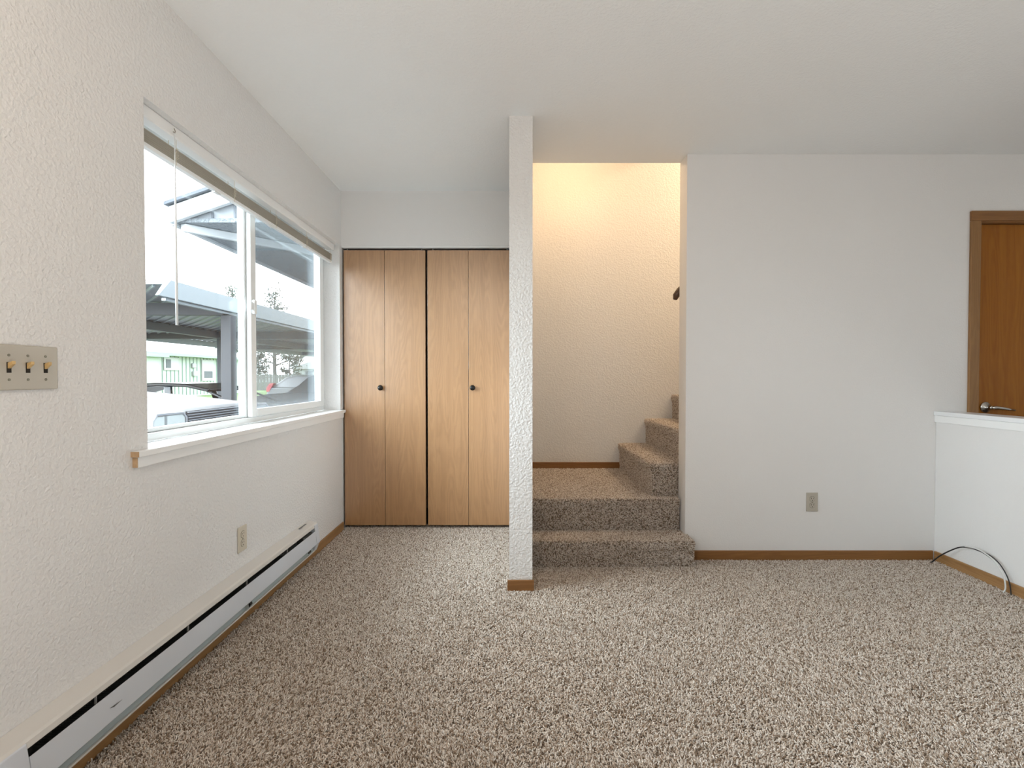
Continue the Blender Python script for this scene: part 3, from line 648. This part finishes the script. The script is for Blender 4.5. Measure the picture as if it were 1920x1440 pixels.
# ================================================================ OUTSIDE
GZ = -0.45
o = MB().poly([(-1.5, -20, GZ), (-1.5, 90, GZ), (-15.5, 90, GZ), (-15.5, -20, GZ)]).build('parking_lot', M['asphalt']); struct(o)
lawn = MB()
lawn.poly([(-15.5, -20, GZ + 0.001), (-15.5, 120, GZ + 0.001), (-90, 120, GZ + 0.001), (-90, -20, GZ + 0.001)])
o = lawn.build('lawn', M['grass']); tag(o, 'bright green lawn between the carport and the green house', 'lawn', kind='stuff')
o = MB().poly([(-1.5, 24, GZ + 0.02), (40, 24, GZ + 0.02), (40, 120, GZ + 0.02), (-15.4, 120, GZ + 0.02), (-15.4, 24, GZ + 0.02)]).build('lawn', M['grass']); tag(o, 'lawn strip in front of the grey board fence', 'lawn', kind='stuff')

# carport
cpt = empty('carport', (-8, 16, GZ), 'grey steel carport with corrugated roof and pale fascia beyond the window', 'carport')
X0, X1 = -5.0, -11.0
def zr(x): return 2.44 + (x - X0) * 0.012
ro = MB().prism([(X0 + 0.02, 6.95, zr(X0)), (X1, 6.95, zr(X1)), (X1, 6.95, zr(X1) + 0.01), (X0 + 0.02, 6.95, zr(X0) + 0.01)], (0, 24.05, 0)).build('roof_panel', M['galv'], cpt)
rb_ = MB(); cc = -3.6
while cc < 26:                                       # pressed ribs running askew under the sheet
    xa, xb = max(X1 + 0.06, cc - 31), min(X0 - 0.12, cc - 7.0)
    if xb - xa > 0.3:
        w_ = 0.035
        rb_.prism([(xa, cc - xa - w_, zr(xa) - 0.001), (xa, cc - xa + w_, zr(xa) - 0.001), (xa, cc - xa + w_*0.5, zr(xa) - 0.03), (xa, cc - xa - w_*0.5, zr(xa) - 0.03)], (xb - xa, xa - xb, zr(xb) - zr(xa)))
    cc += 0.27
rbo = rb_.build('roof_rib', M['fascia'], cpt); rbo['kind'] = 'stuff'
MB().prism([(X0 - 0.03, 6.78, 2.25), (X0 + 0.02, 6.78, 2.25), (X0 + 0.06, 6.98, 2.50), (X0 - 0.03, 6.98, 2.50)], (0, 9.1, 0)).build('fascia', M['fascia'], cpt, 0.004)
MB().prism([(X0 - 0.03, 15.89, 2.25), (X0 + 0.02, 15.89, 2.25), (X0 + 0.055, 16.09, 2.498), (X0 - 0.03, 16.09, 2.498)], (0, 15, 0)).build('fascia', M['fascia'], cpt, 0.004)
MB().box((X0 - 0.10, 7.0, 2.205), (X0 - 0.035, 31, 2.245)).build('gutter', M['fascia'], cpt, 0.004)
MB().box((X1 - 0.02, 6.95, 2.17), (X1 + 0.06, 31, 2.36)).build('fascia', M['galv'], cpt, 0.004)
MB().box((-8.58, 8.5, 2.19), (-8.42, 31, 2.385)).build('beam', M['steelpost'], cpt, 0.004)
for y in (8.5, 14.0, 19.5, 25.0, 30.5):
    MB().box((X1 + 0.02, y, 2.19), (X0 - 0.11, y + 0.14, 2.40)).build('cross_beam', M['steelpost'], cpt, 0.004)
for (x, y) in ((-5.08, 8.62), (-5.08, 19.6), (-5.08, 30.6), (-8.5, 14.07), (-8.5, 25.07), (-10.9, 8.6), (-10.9, 19.6)):
    MB().box((x - 0.09, y - 0.09, GZ), (x + 0.09, y + 0.09, 2.19)).build('post', M['steelpost'], cpt, 0.006)
MB().tube([(-4.93, 8.72, 2.24), (-4.93, 8.72, 1.60), (-4.90, 8.72, 1.50), (-4.90, 8.72, GZ + 0.05)], 0.045, 10).build('downspout', M['ext_white'], cpt)

# adjoining wing of this building: gable over a porch ceiling
slab('wall_exterior', [4.21, 13.5], [-0.45, 4.2], set(), lambda u, v, s: (-1.25 if s == 0 else -1.418, u, v), M['siding'])
wg = empty('porch_gable', (-2.3, 4.7, 2.6), 'pale grey sided porch gable with textured soffit jutting from the building', 'porch roof')
GX, GY, GZZ = -3.30, 4.72, 2.612
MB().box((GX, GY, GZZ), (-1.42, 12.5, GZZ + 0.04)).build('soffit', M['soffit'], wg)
sl_ = 0.335
ap = (-0.2, GZZ + 0.06 + (-0.2 - GX) * sl_)
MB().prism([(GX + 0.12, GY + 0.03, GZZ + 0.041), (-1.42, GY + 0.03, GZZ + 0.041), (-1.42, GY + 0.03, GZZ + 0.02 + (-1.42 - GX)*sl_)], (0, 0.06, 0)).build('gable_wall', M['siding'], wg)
for x in [GX + 0.35 + 0.22*i for i in range(7)]:
    MB().box((x, GY + 0.015, GZZ + 0.045), (x + 0.018, GY + 0.0295, GZZ + 0.0 + (x - GX)*sl_)).build('batten', M['shingle'], wg)
rb = (GX - 0.02, -1.42)
MB().prism([(rb[0], GY - 0.05, GZZ - 0.02), (rb[1], GY - 0.05, GZZ - 0.02 + (rb[1]-rb[0])*sl_), (rb[1], GY - 0.05, GZZ + 0.16 + (rb[1]-rb[0])*sl_), (rb[0], GY - 0.05, GZZ + 0.14)], (0, 0.05, 0)).build('rake_board', M['ext_white'], wg, 0.004)
MB().prism([(rb[0] - 0.03, GY - 0.08, GZZ + 0.145), (rb[1], GY - 0.08, GZZ + 0.165 + (rb[1]-rb[0])*sl_), (rb[1], GY - 0.08, GZZ + 0.20 + (rb[1]-rb[0])*sl_), (rb[0] - 0.03, GY - 0.08, GZZ + 0.175)], (0, 7.8, 0)).build('roof_deck', M['shingle'], wg)
MB().box((GX - 0.04, GY, GZZ - 0.03), (GX, 12.5, GZZ + 0.14)).build('eave_board', M['ext_white'], wg, 0.004)
# made-up pale bar under the soffit, shaped after a bright reflected band
MB().prism([(-3.27, 4.76, 2.53), (-3.21, 4.74, 2.53), (-3.21, 4.74, 2.61), (-3.27, 4.76, 2.61)], (1.75, 1.75, 0)).build('reflection_bar', M['ext_white'], wg, 0.01)

# green house far beyond the carport
gh = empty('green_house', (-25, 38, GZ), 'long pale green board and batten house beyond the carport', 'house')
HX = -25.0
MB().box((HX - 7, 24, GZ), (HX, 44.5, 2.62)).build('wall', M['green_siding'], gh)
bt = MB(); y = 24.2
while y < 44.4: bt.box((HX, y, GZ + 0.1), (HX + 0.05, y + 0.05, 2.55)); y += 0.42
bo = bt.build('batten', M['green_trim'], gh); bo['kind'] = 'stuff'
MB().prism([(HX + 0.6, 23.4, 2.62), (HX + 0.6, 23.4, 2.72), (HX - 3.5, 23.4, 3.75), (HX - 7.6, 23.4, 2.72), (HX - 7.6, 23.4, 2.62)], (0, 21.7, 0)).build('roof', M['roof_pale'], gh)
MB().box((HX + 0.6, 23.4, 2.56), (HX + 0.68, 45.1, 2.76)).build('eave_board', M['green_trim'], gh)
def hwin(y0, y1, z0, z1, dark):
    f = MB().box((HX + 0.046, y0 - 0.12, z0 - 0.12), (HX + 0.10, y1 + 0.12, z1 + 0.12)).build('window', M['ext_white'], gh)
    for a, b, c, d in dark: MB().box((HX + 0.10, a, c), (HX + 0.12, b, d)).build('pane', M['shingle'], f)
hwin(34.5, 35.8, 1.65, 2.35, [(34.55, 35.05, 1.7, 2.32)])
hwin(38.7, 40.0, 0.85, 2.3, [(38.85, 39.9, 0.95, 1.5)])
hwin(42.4, 43.2, 1.0, 2.2, [(42.5, 43.1, 1.1, 2.1)])
for (yy, zz, hh) in ((37.35, 1.75, 0.35), (37.45, 1.1, 0.4), (33.0, 1.2, 0.25)):
    MB().box((HX + 0.05, yy, zz), (HX + 0.2, yy + 0.45, zz + hh)).build('meter_box', M['roof_pale'], gh, 0.03)
MB().box((HX + 0.05, 24, GZ), (HX + 3.0, 29.9, 2.28)).build('porch_wall', M['green_siding'], gh)
MB().prism([(HX + 3.4, 23.6, 2.28), (HX + 3.4, 23.6, 2.42), (HX + 0.6, 23.6, 2.60), (HX + 0.6, 23.6, 2.28)], (0, 6.7, 0)).build('porch_roof', M['green_trim'], gh)

# small pale house behind the fence
ph = empty('white_house', (-26, 70, GZ), 'small white gabled house behind the board fence', 'house')
MB().box((-31, 68, GZ), (-21, 75, 2.1)).build('wall', M['ext_white'], ph)
MB().prism([(-31.6, 67.5, 2.1), (-20.4, 67.5, 2.1), (-26, 67.5, 3.9)], (0, 8, 0)).build('roof', M['roof_pale'], ph)
fw_ = MB().box((-29.4, 67.9, 0.9), (-28.0, 67.999, 1.9)).build('window', M['roof_pale'], ph)
MB().box((-29.2, 67.85, 1.0), (-28.2, 67.899, 1.8)).build('pane', M['shingle'], fw_)

# fence
fe = empty('board_fence', (-22, 52, GZ), 'grey weathered upright board fence along the lawn', 'fence')
fb = MB(); x = -36.0; k = 0
while x < -8:
    fb.box((x, 52 + 0.02*(k % 2), GZ), (x + 0.15, 52.03 + 0.02*(k % 2), 1.26 + random.uniform(-0.02, 0.02))); x += 0.17; k += 1
fo = fb.build('board', M['fence'], fe); fo['kind'] = 'stuff'
MB().box((-36, 52.06, 0.9), (-8, 52.12, 1.0)).build('rail', M['fence'], fe)
MB().box((-36, 52.06, -0.1), (-8, 52.12, 0.0)).build('rail', M['fence'], fe)

# trees
def tree(loc, h, wd, kind, label, seed, cone=False):
    rnd = random.Random(seed); x, y, z = loc
    t = empty('tree', loc, label, 'tree', kind)
    MB().tube([(x, y, z), (x + rnd.uniform(-.2, .2), y, z + h*0.5), (x, y, z + h*0.92)], [0.02*h, 0.014*h, 0.004*h], 7).build('trunk', M['bark'], t)
    br = MB(); lf = MB()
    for i in range(60 if cone else 34):
        f = rnd.uniform(0.22, 0.95); a = rnd.uniform(0, 6.283)
        reach = wd * (1.05 - f if cone else math.sin(min(1, f + 0.1)*math.pi*0.85) * 0.9) * rnd.uniform(0.6, 1)
        p0 = Vector((x, y, z + h*f)); p1 = p0 + Vector((math.cos(a)*reach, math.sin(a)*reach, reach*rnd.uniform(-0.1, 0.45)))
        pm = (p0 + p1)/2 + Vector((0, 0, 0.1*reach))
        br.tube([p0, pm, p1], [0.005*h, 0.004*h, 0.002*h], 5)
        for q in range(34):
            c = p0.lerp(p1, rnd.uniform(0.25, 1.05)) + Vector([rnd.gauss(0, 0.16*wd*0.5) for _ in range(3)])
            u = Vector([rnd.gauss(0, 1) for _ in range(3)]).normalized(); v = u.orthogonal().normalized(); sz = 0.07 + rnd.random()*0.09
            lf.poly([c - u*sz, c + v*sz*0.6, c + u*sz, c - v*sz*0.6])
    b_ = br.build('branch', M['bark'], t); b_['kind'] = 'stuff'
    l_ = lf.build('foliage', M['leaf'], t); l_['kind'] = 'stuff'
    return t
tree((-29.6, 60, GZ), 12.4, 5.5, None, 'tallest grey green tree rising above the carport roof, right pane', 3, True)
tree((-36.0, 62, GZ), 13.8, 4.5, None, 'tall narrow tree top just left of the window meeting stile', 5, True)
for i, (x, y, lab) in enumerate(((-29.4, 55.5, 'bare tangled tree behind the fence, nearest the meeting stile'), (-25.6, 55.5, 'bare tangled tree behind the middle of the fence, right pane'), (-21.8, 55.5, 'bare tangled tree behind the fence beside the small white house'), (-33.2, 55.5, 'bare tangled tree behind the fence beyond the carport post'))):
    tree((x, y, GZ), 4.7 + 0.5*(i % 2), 1.7, 'low bushy trees behind the fence', lab, 20 + i)

# power lines
for (z0, z1, lab) in ((10.4, 9.9, 'upper thin power line crossing the white sky'), (8.3, 7.7, 'lower thin power line crossing the white sky')):
    pw = MB().tube([(-60 + 8*i, 40 + 1.0*i, z0 + (z1 - z0)*i/8 - 0.5*math.sin(math.pi*i/8)) for i in range(9)], 0.016, 5).build('power_line', M['shingle'])
    tag(pw, lab, 'cable')

# ---------------------------------------------------------------- vehicles
def wheel(t, c, r, wd, axis):
    c = Vector(c); a = Vector(axis)
    w_ = MB().lathe(c - a*wd/2, axis, [(0, r*0.6), (0.001, r*0.9), (wd*0.15, r), (wd*0.85, r), (wd - 0.001, r*0.9), (wd, r*0.6)], 28).build('wheel', M['tyre'], t, 0, True)
    for s_ in (-1, 1):
        MB().lathe(c + a*s_*wd*0.5, (a*s_), [(0.0, r*0.62), (0.012, r*0.6), (0.016, r*0.5), (0.006, r*0.3), (0.02, r*0.12), (0.021, 0.01)], 20).build('hubcap', M['chromebar'], w_, 0, True)
def loft_body(sections, name, m, parent, axis='x', bevel=0.03):
    """sections: list of (position, [(cross, z), ...]) with equal counts, skinned into one hull"""
    bm = bmesh.new(); rings = []
    for p, pts in sections:
        rings.append([bm.verts.new((p, a, z) if axis == 'x' else (a, p, z)) for a, z in pts])
    n = len(rings[0])
    for a, b in zip(rings, rings[1:]):
        for k in range(n): bm.faces.new((a[k], a[(k+1) % n], b[(k+1) % n], b[k]))
    bm.faces.new(rings[0]); bm.faces.new(rings[-1][::-1])
    q = MB(); q.bm.free(); q.bm = bm
    o = q.build(name, m, parent, bevel, False, 3)
    for p_ in o.data.polygons: p_.use_smooth = True
    return o

# white pickup, nose towards the window (front faces +x)
tk = empty('pickup_truck', (-4.6, 4.8, GZ), 'white pickup truck parked nose in, right outside the window', 'truck')
ty0, ty1 = 3.86, 5.76; tc_ = (ty0 + ty1)/2
def tsec(x, zt, crown, zb=-0.02, inset=0.03):
    return (x, [(ty0 + 0.02, zb), (ty0, zb + 0.25), (ty0, zt - 0.16), (ty0 + 0.05 + inset, zt - 0.03), (tc_ - 0.45, zt + crown), (tc_ + 0.45, zt + crown), (ty1 - 0.05 - inset, zt - 0.03), (ty1, zt - 0.16), (ty1, zb + 0.25), (ty1 - 0.02, zb)])
loft_body([tsec(-2.95, 0.80, 0.01), tsec(-2.99, 0.815, 0.02), tsec(-3.5, 0.865, 0.03), tsec(-4.15, 0.92, 0.03), tsec(-4.6, 0.94, 0.02)], 'hood', M['truckwhite'], tk)
loft_body([tsec(-4.601, 0.90, 0.0), tsec(-6.2, 0.90, 0.0), tsec(-8.3, 0.90, 0.0)], 'bed', M['truckwhite'], tk)
loft_body([(-4.35, [(ty0+0.1, 0.93), (ty0+0.12, 0.95), (ty1-0.12, 0.95), (ty1-0.1, 0.93)]), (-4.95, [(ty0+0.1, 0.93), (ty0+0.25, 1.42), (ty1-0.25, 1.42), (ty1-0.1, 0.93)]), (-6.1, [(ty0+0.1, 0.93), (ty0+0.25, 1.45), (ty1-0.25, 1.45), (ty1-0.1, 0.93)]), (-6.3, [(ty0+0.1, 0.93), (ty0+0.12, 0.95), (ty1-0.12, 0.95), (ty1-0.1, 0.93)])], 'cab', M['darkglass'], tk)
MB().box((-6.15, ty0 + 0.24, 1.44), (-4.98, ty1 - 0.24, 1.49)).build('cab_roof', M['truckwhite'], tk, 0.02)
MB().box((-2.948, 4.33, 0.52), (-2.940, 5.31, 0.790)).build('grille', M['grille'], tk)
for i in range(8):
    z = 0.776 - 0.024*i
    MB().box((-2.9395, 4.335, z), (-2.922, 5.305, z + 0.009)).build('grille_slat', M['chromebar'], tk, 0.002)
for a in (3.90, 5.335):
    hl = MB().box((-2.948, a, 0.53), (-2.928, a + 0.40, 0.775)).build('headlight', M['lens'], tk, 0.03)
    fr_ = MB()
    fr_.tube([(-2.930, a + 0.005, 0.53), (-2.928, a + 0.0, 0.74), (-2.928, a + 0.05, 0.784), (-2.928, a + 0.36, 0.784), (-2.928, a + 0.408, 0.74), (-2.930, a + 0.405, 0.53)], 0.012, 8)
    fr_.build('headlight_trim', M['chromebar'], hl, 0, True)
    MB().box((-2.9275, a + 0.14, 0.54), (-2.924, a + 0.165, 0.77)).build('headlight_divider', M['fin'], hl)
MB().box((-2.99, ty0 + 0.0, 0.20), (-2.80, ty1, 0.46)).build('bumper', M['chromebar'], tk, 0.04)
MB().tube([(-4.37, 4.0, 0.955), (-4.45, 4.5, 0.985), (-4.48, 4.85, 0.99)], 0.01, 6).build('wiper', M['blackrub'], tk)
for x in (-3.75, -7.3):
    for y in (ty0 + 0.12, ty1 - 0.12): wheel(tk, (x, y, GZ + 0.38), 0.38, 0.24, (0, 1, 0))

# generic car in profile, running along x
def car(name, label, cat, x0, y0, prof_body, prof_glass, width, paint, glass_m, wheels, wr, nose_left=True, seethrough=False):
    t = empty(name, (x0, y0, GZ), label, cat)
    hwid = width
    secs = []
    def P(pts, a, b, nm, mm, inset=0.0, bev=0.03):
        m = MB(); A = [m.bm.verts.new((x0 + px, a + inset*max(0, (pz - 0.9))/0.6, GZ + pz)) for px, pz in pts]
        B = [m.bm.verts.new((x0 + px, b - inset*max(0, (pz - 0.9))/0.6, GZ + pz)) for px, pz in pts]
        m.bm.faces.new(A); m.bm.faces.new(B[::-1]); n = len(pts)
        for i in range(n): m.bm.faces.new((A[i], B[i], B[(i+1) % n], A[(i+1) % n]))
        return m.build(nm, mm, t, bev, False, 3)
    P(prof_body, y0, y0 + hwid, 'body', paint, 0, 0.05)
    if not seethrough:
        P(prof_glass, y0 + 0.08, y0 + hwid - 0.08, 'cabin', paint, 0.16, 0.03)
        cx = sum(p[0] for p in prof_glass)/len(prof_glass); cz = sum(p[1] for p in prof_glass)/len(prof_glass)
        zmin = min(p[1] for p in prof_glass); zmax = max(p[1] for p in prof_glass)
        win = [(cx + (px - cx)*0.86, zmin + 0.04 + (pz - zmin)*0.78) for px, pz in prof_glass]
        P(win, y0 + 0.068, y0 + hwid - 0.068, 'side_window', glass_m, 0.16, 0.004)
    for wx in wheels:
        for yy in (y0 + 0.10, y0 + hwid - 0.10): wheel(t, (x0 + wx, yy, GZ + wr), wr, 0.2, (0, 1, 0))
    return t
# black sedan under the carport, windows can be seen through
sx, sy, sw_ = -9.45, 9.75, 1.7
se = car('sedan', 'low black sedan parked under the carport behind the truck', 'car', sx, sy,
    [(0.0, 0.45), (0.02, 0.75), (0.25, 0.92), (1.2, 0.98), (3.4, 0.95), (4.5, 0.82), (4.62, 0.6), (4.6, 0.3), (0.05, 0.3)], None, sw_, M['carblack'], None, (0.85, 3.75), 0.31, seethrough=True)
rz = GZ + 1.40
rfp = [(0.95, 1.22), (1.5, 1.38), (2.1, 1.42), (2.7, 1.40), (3.2, 1.29), (3.16, 1.23), (2.7, 1.33), (2.1, 1.35), (1.5, 1.31), (0.98, 1.15)]
m_ = MB(); m_.prism([(sx + a, sy + 0.16, GZ + b) for a, b in rfp], (0, sw_ - 0.32, 0)); m_.build('roof', M['carblack'], se, 0.02)
for a0, a1 in (((0.98, 1.18), (0.45, 0.95)), ((2.3, 1.34), (2.38, 0.95)), ((3.16, 1.24), (3.85, 0.95))):
    for yy, ys in ((sy + 0.10, sy + 0.02), (sy + sw_ - 0.16, sy + sw_ - 0.08)):
        m_ = MB(); wdt = 0.10 if a0[0] != 2.3 else 0.14
        m_.prism([(sx + a0[0], yy, GZ + a0[1]), (sx + a0[0] + wdt, yy, GZ + a0[1]), (sx + a1[0] + wdt, ys, GZ + a1[1]), (sx + a1[0], ys, GZ + a1[1])], (0, 0.06, 0)); m_.build('pillar', M['carblack'], se, 0.01)
# dark hatchback/SUV in the right pane, nose to the left
car('dark_suv', 'charcoal crossover in profile under the carport, seen in the right pane', 'car', -8.75, 16.0,
    [(0.0, 0.45), (0.02, 0.75), (0.12, 0.88), (0.55, 0.95), (1.25, 1.0), (4.6, 1.05), (4.75, 0.9), (4.8, 0.5), (4.7, 0.3), (0.1, 0.3)],
    [(1.15, 0.98), (1.55, 1.25), (1.85, 1.53), (2.2, 1.62), (3.6, 1.64), (4.2, 1.56), (4.65, 1.04)], 1.8, M['cargrey'], M['darkglass'], (0.9, 3.8), 0.36)
sv = car('silver_suv', 'silver crossover with red tail lamp behind the charcoal one', 'car', -10.75, 21.0,
    [(0.0, 0.45), (0.0, 0.8), (0.1, 1.05), (4.0, 1.0), (4.6, 0.85), (4.65, 0.4), (4.5, 0.3), (0.1, 0.3)],
    [(0.12, 1.04), (0.75, 1.5), (1.1, 1.60), (2.6, 1.60), (3.6, 1.02)], 1.8, M['carsilver'], M['roof_pale'], (0.85, 3.75), 0.34)
MB().prism([(-10.76, 20.985, 0.42), (-10.74, 20.985, 0.60), (-10.62, 20.985, 0.78), (-10.42, 20.985, 0.80), (-10.55, 20.985, 0.55), (-10.62, 20.985, 0.42)], (0, 0.25, 0)).build('tail_lamp', M['red'], sv, 0.01)
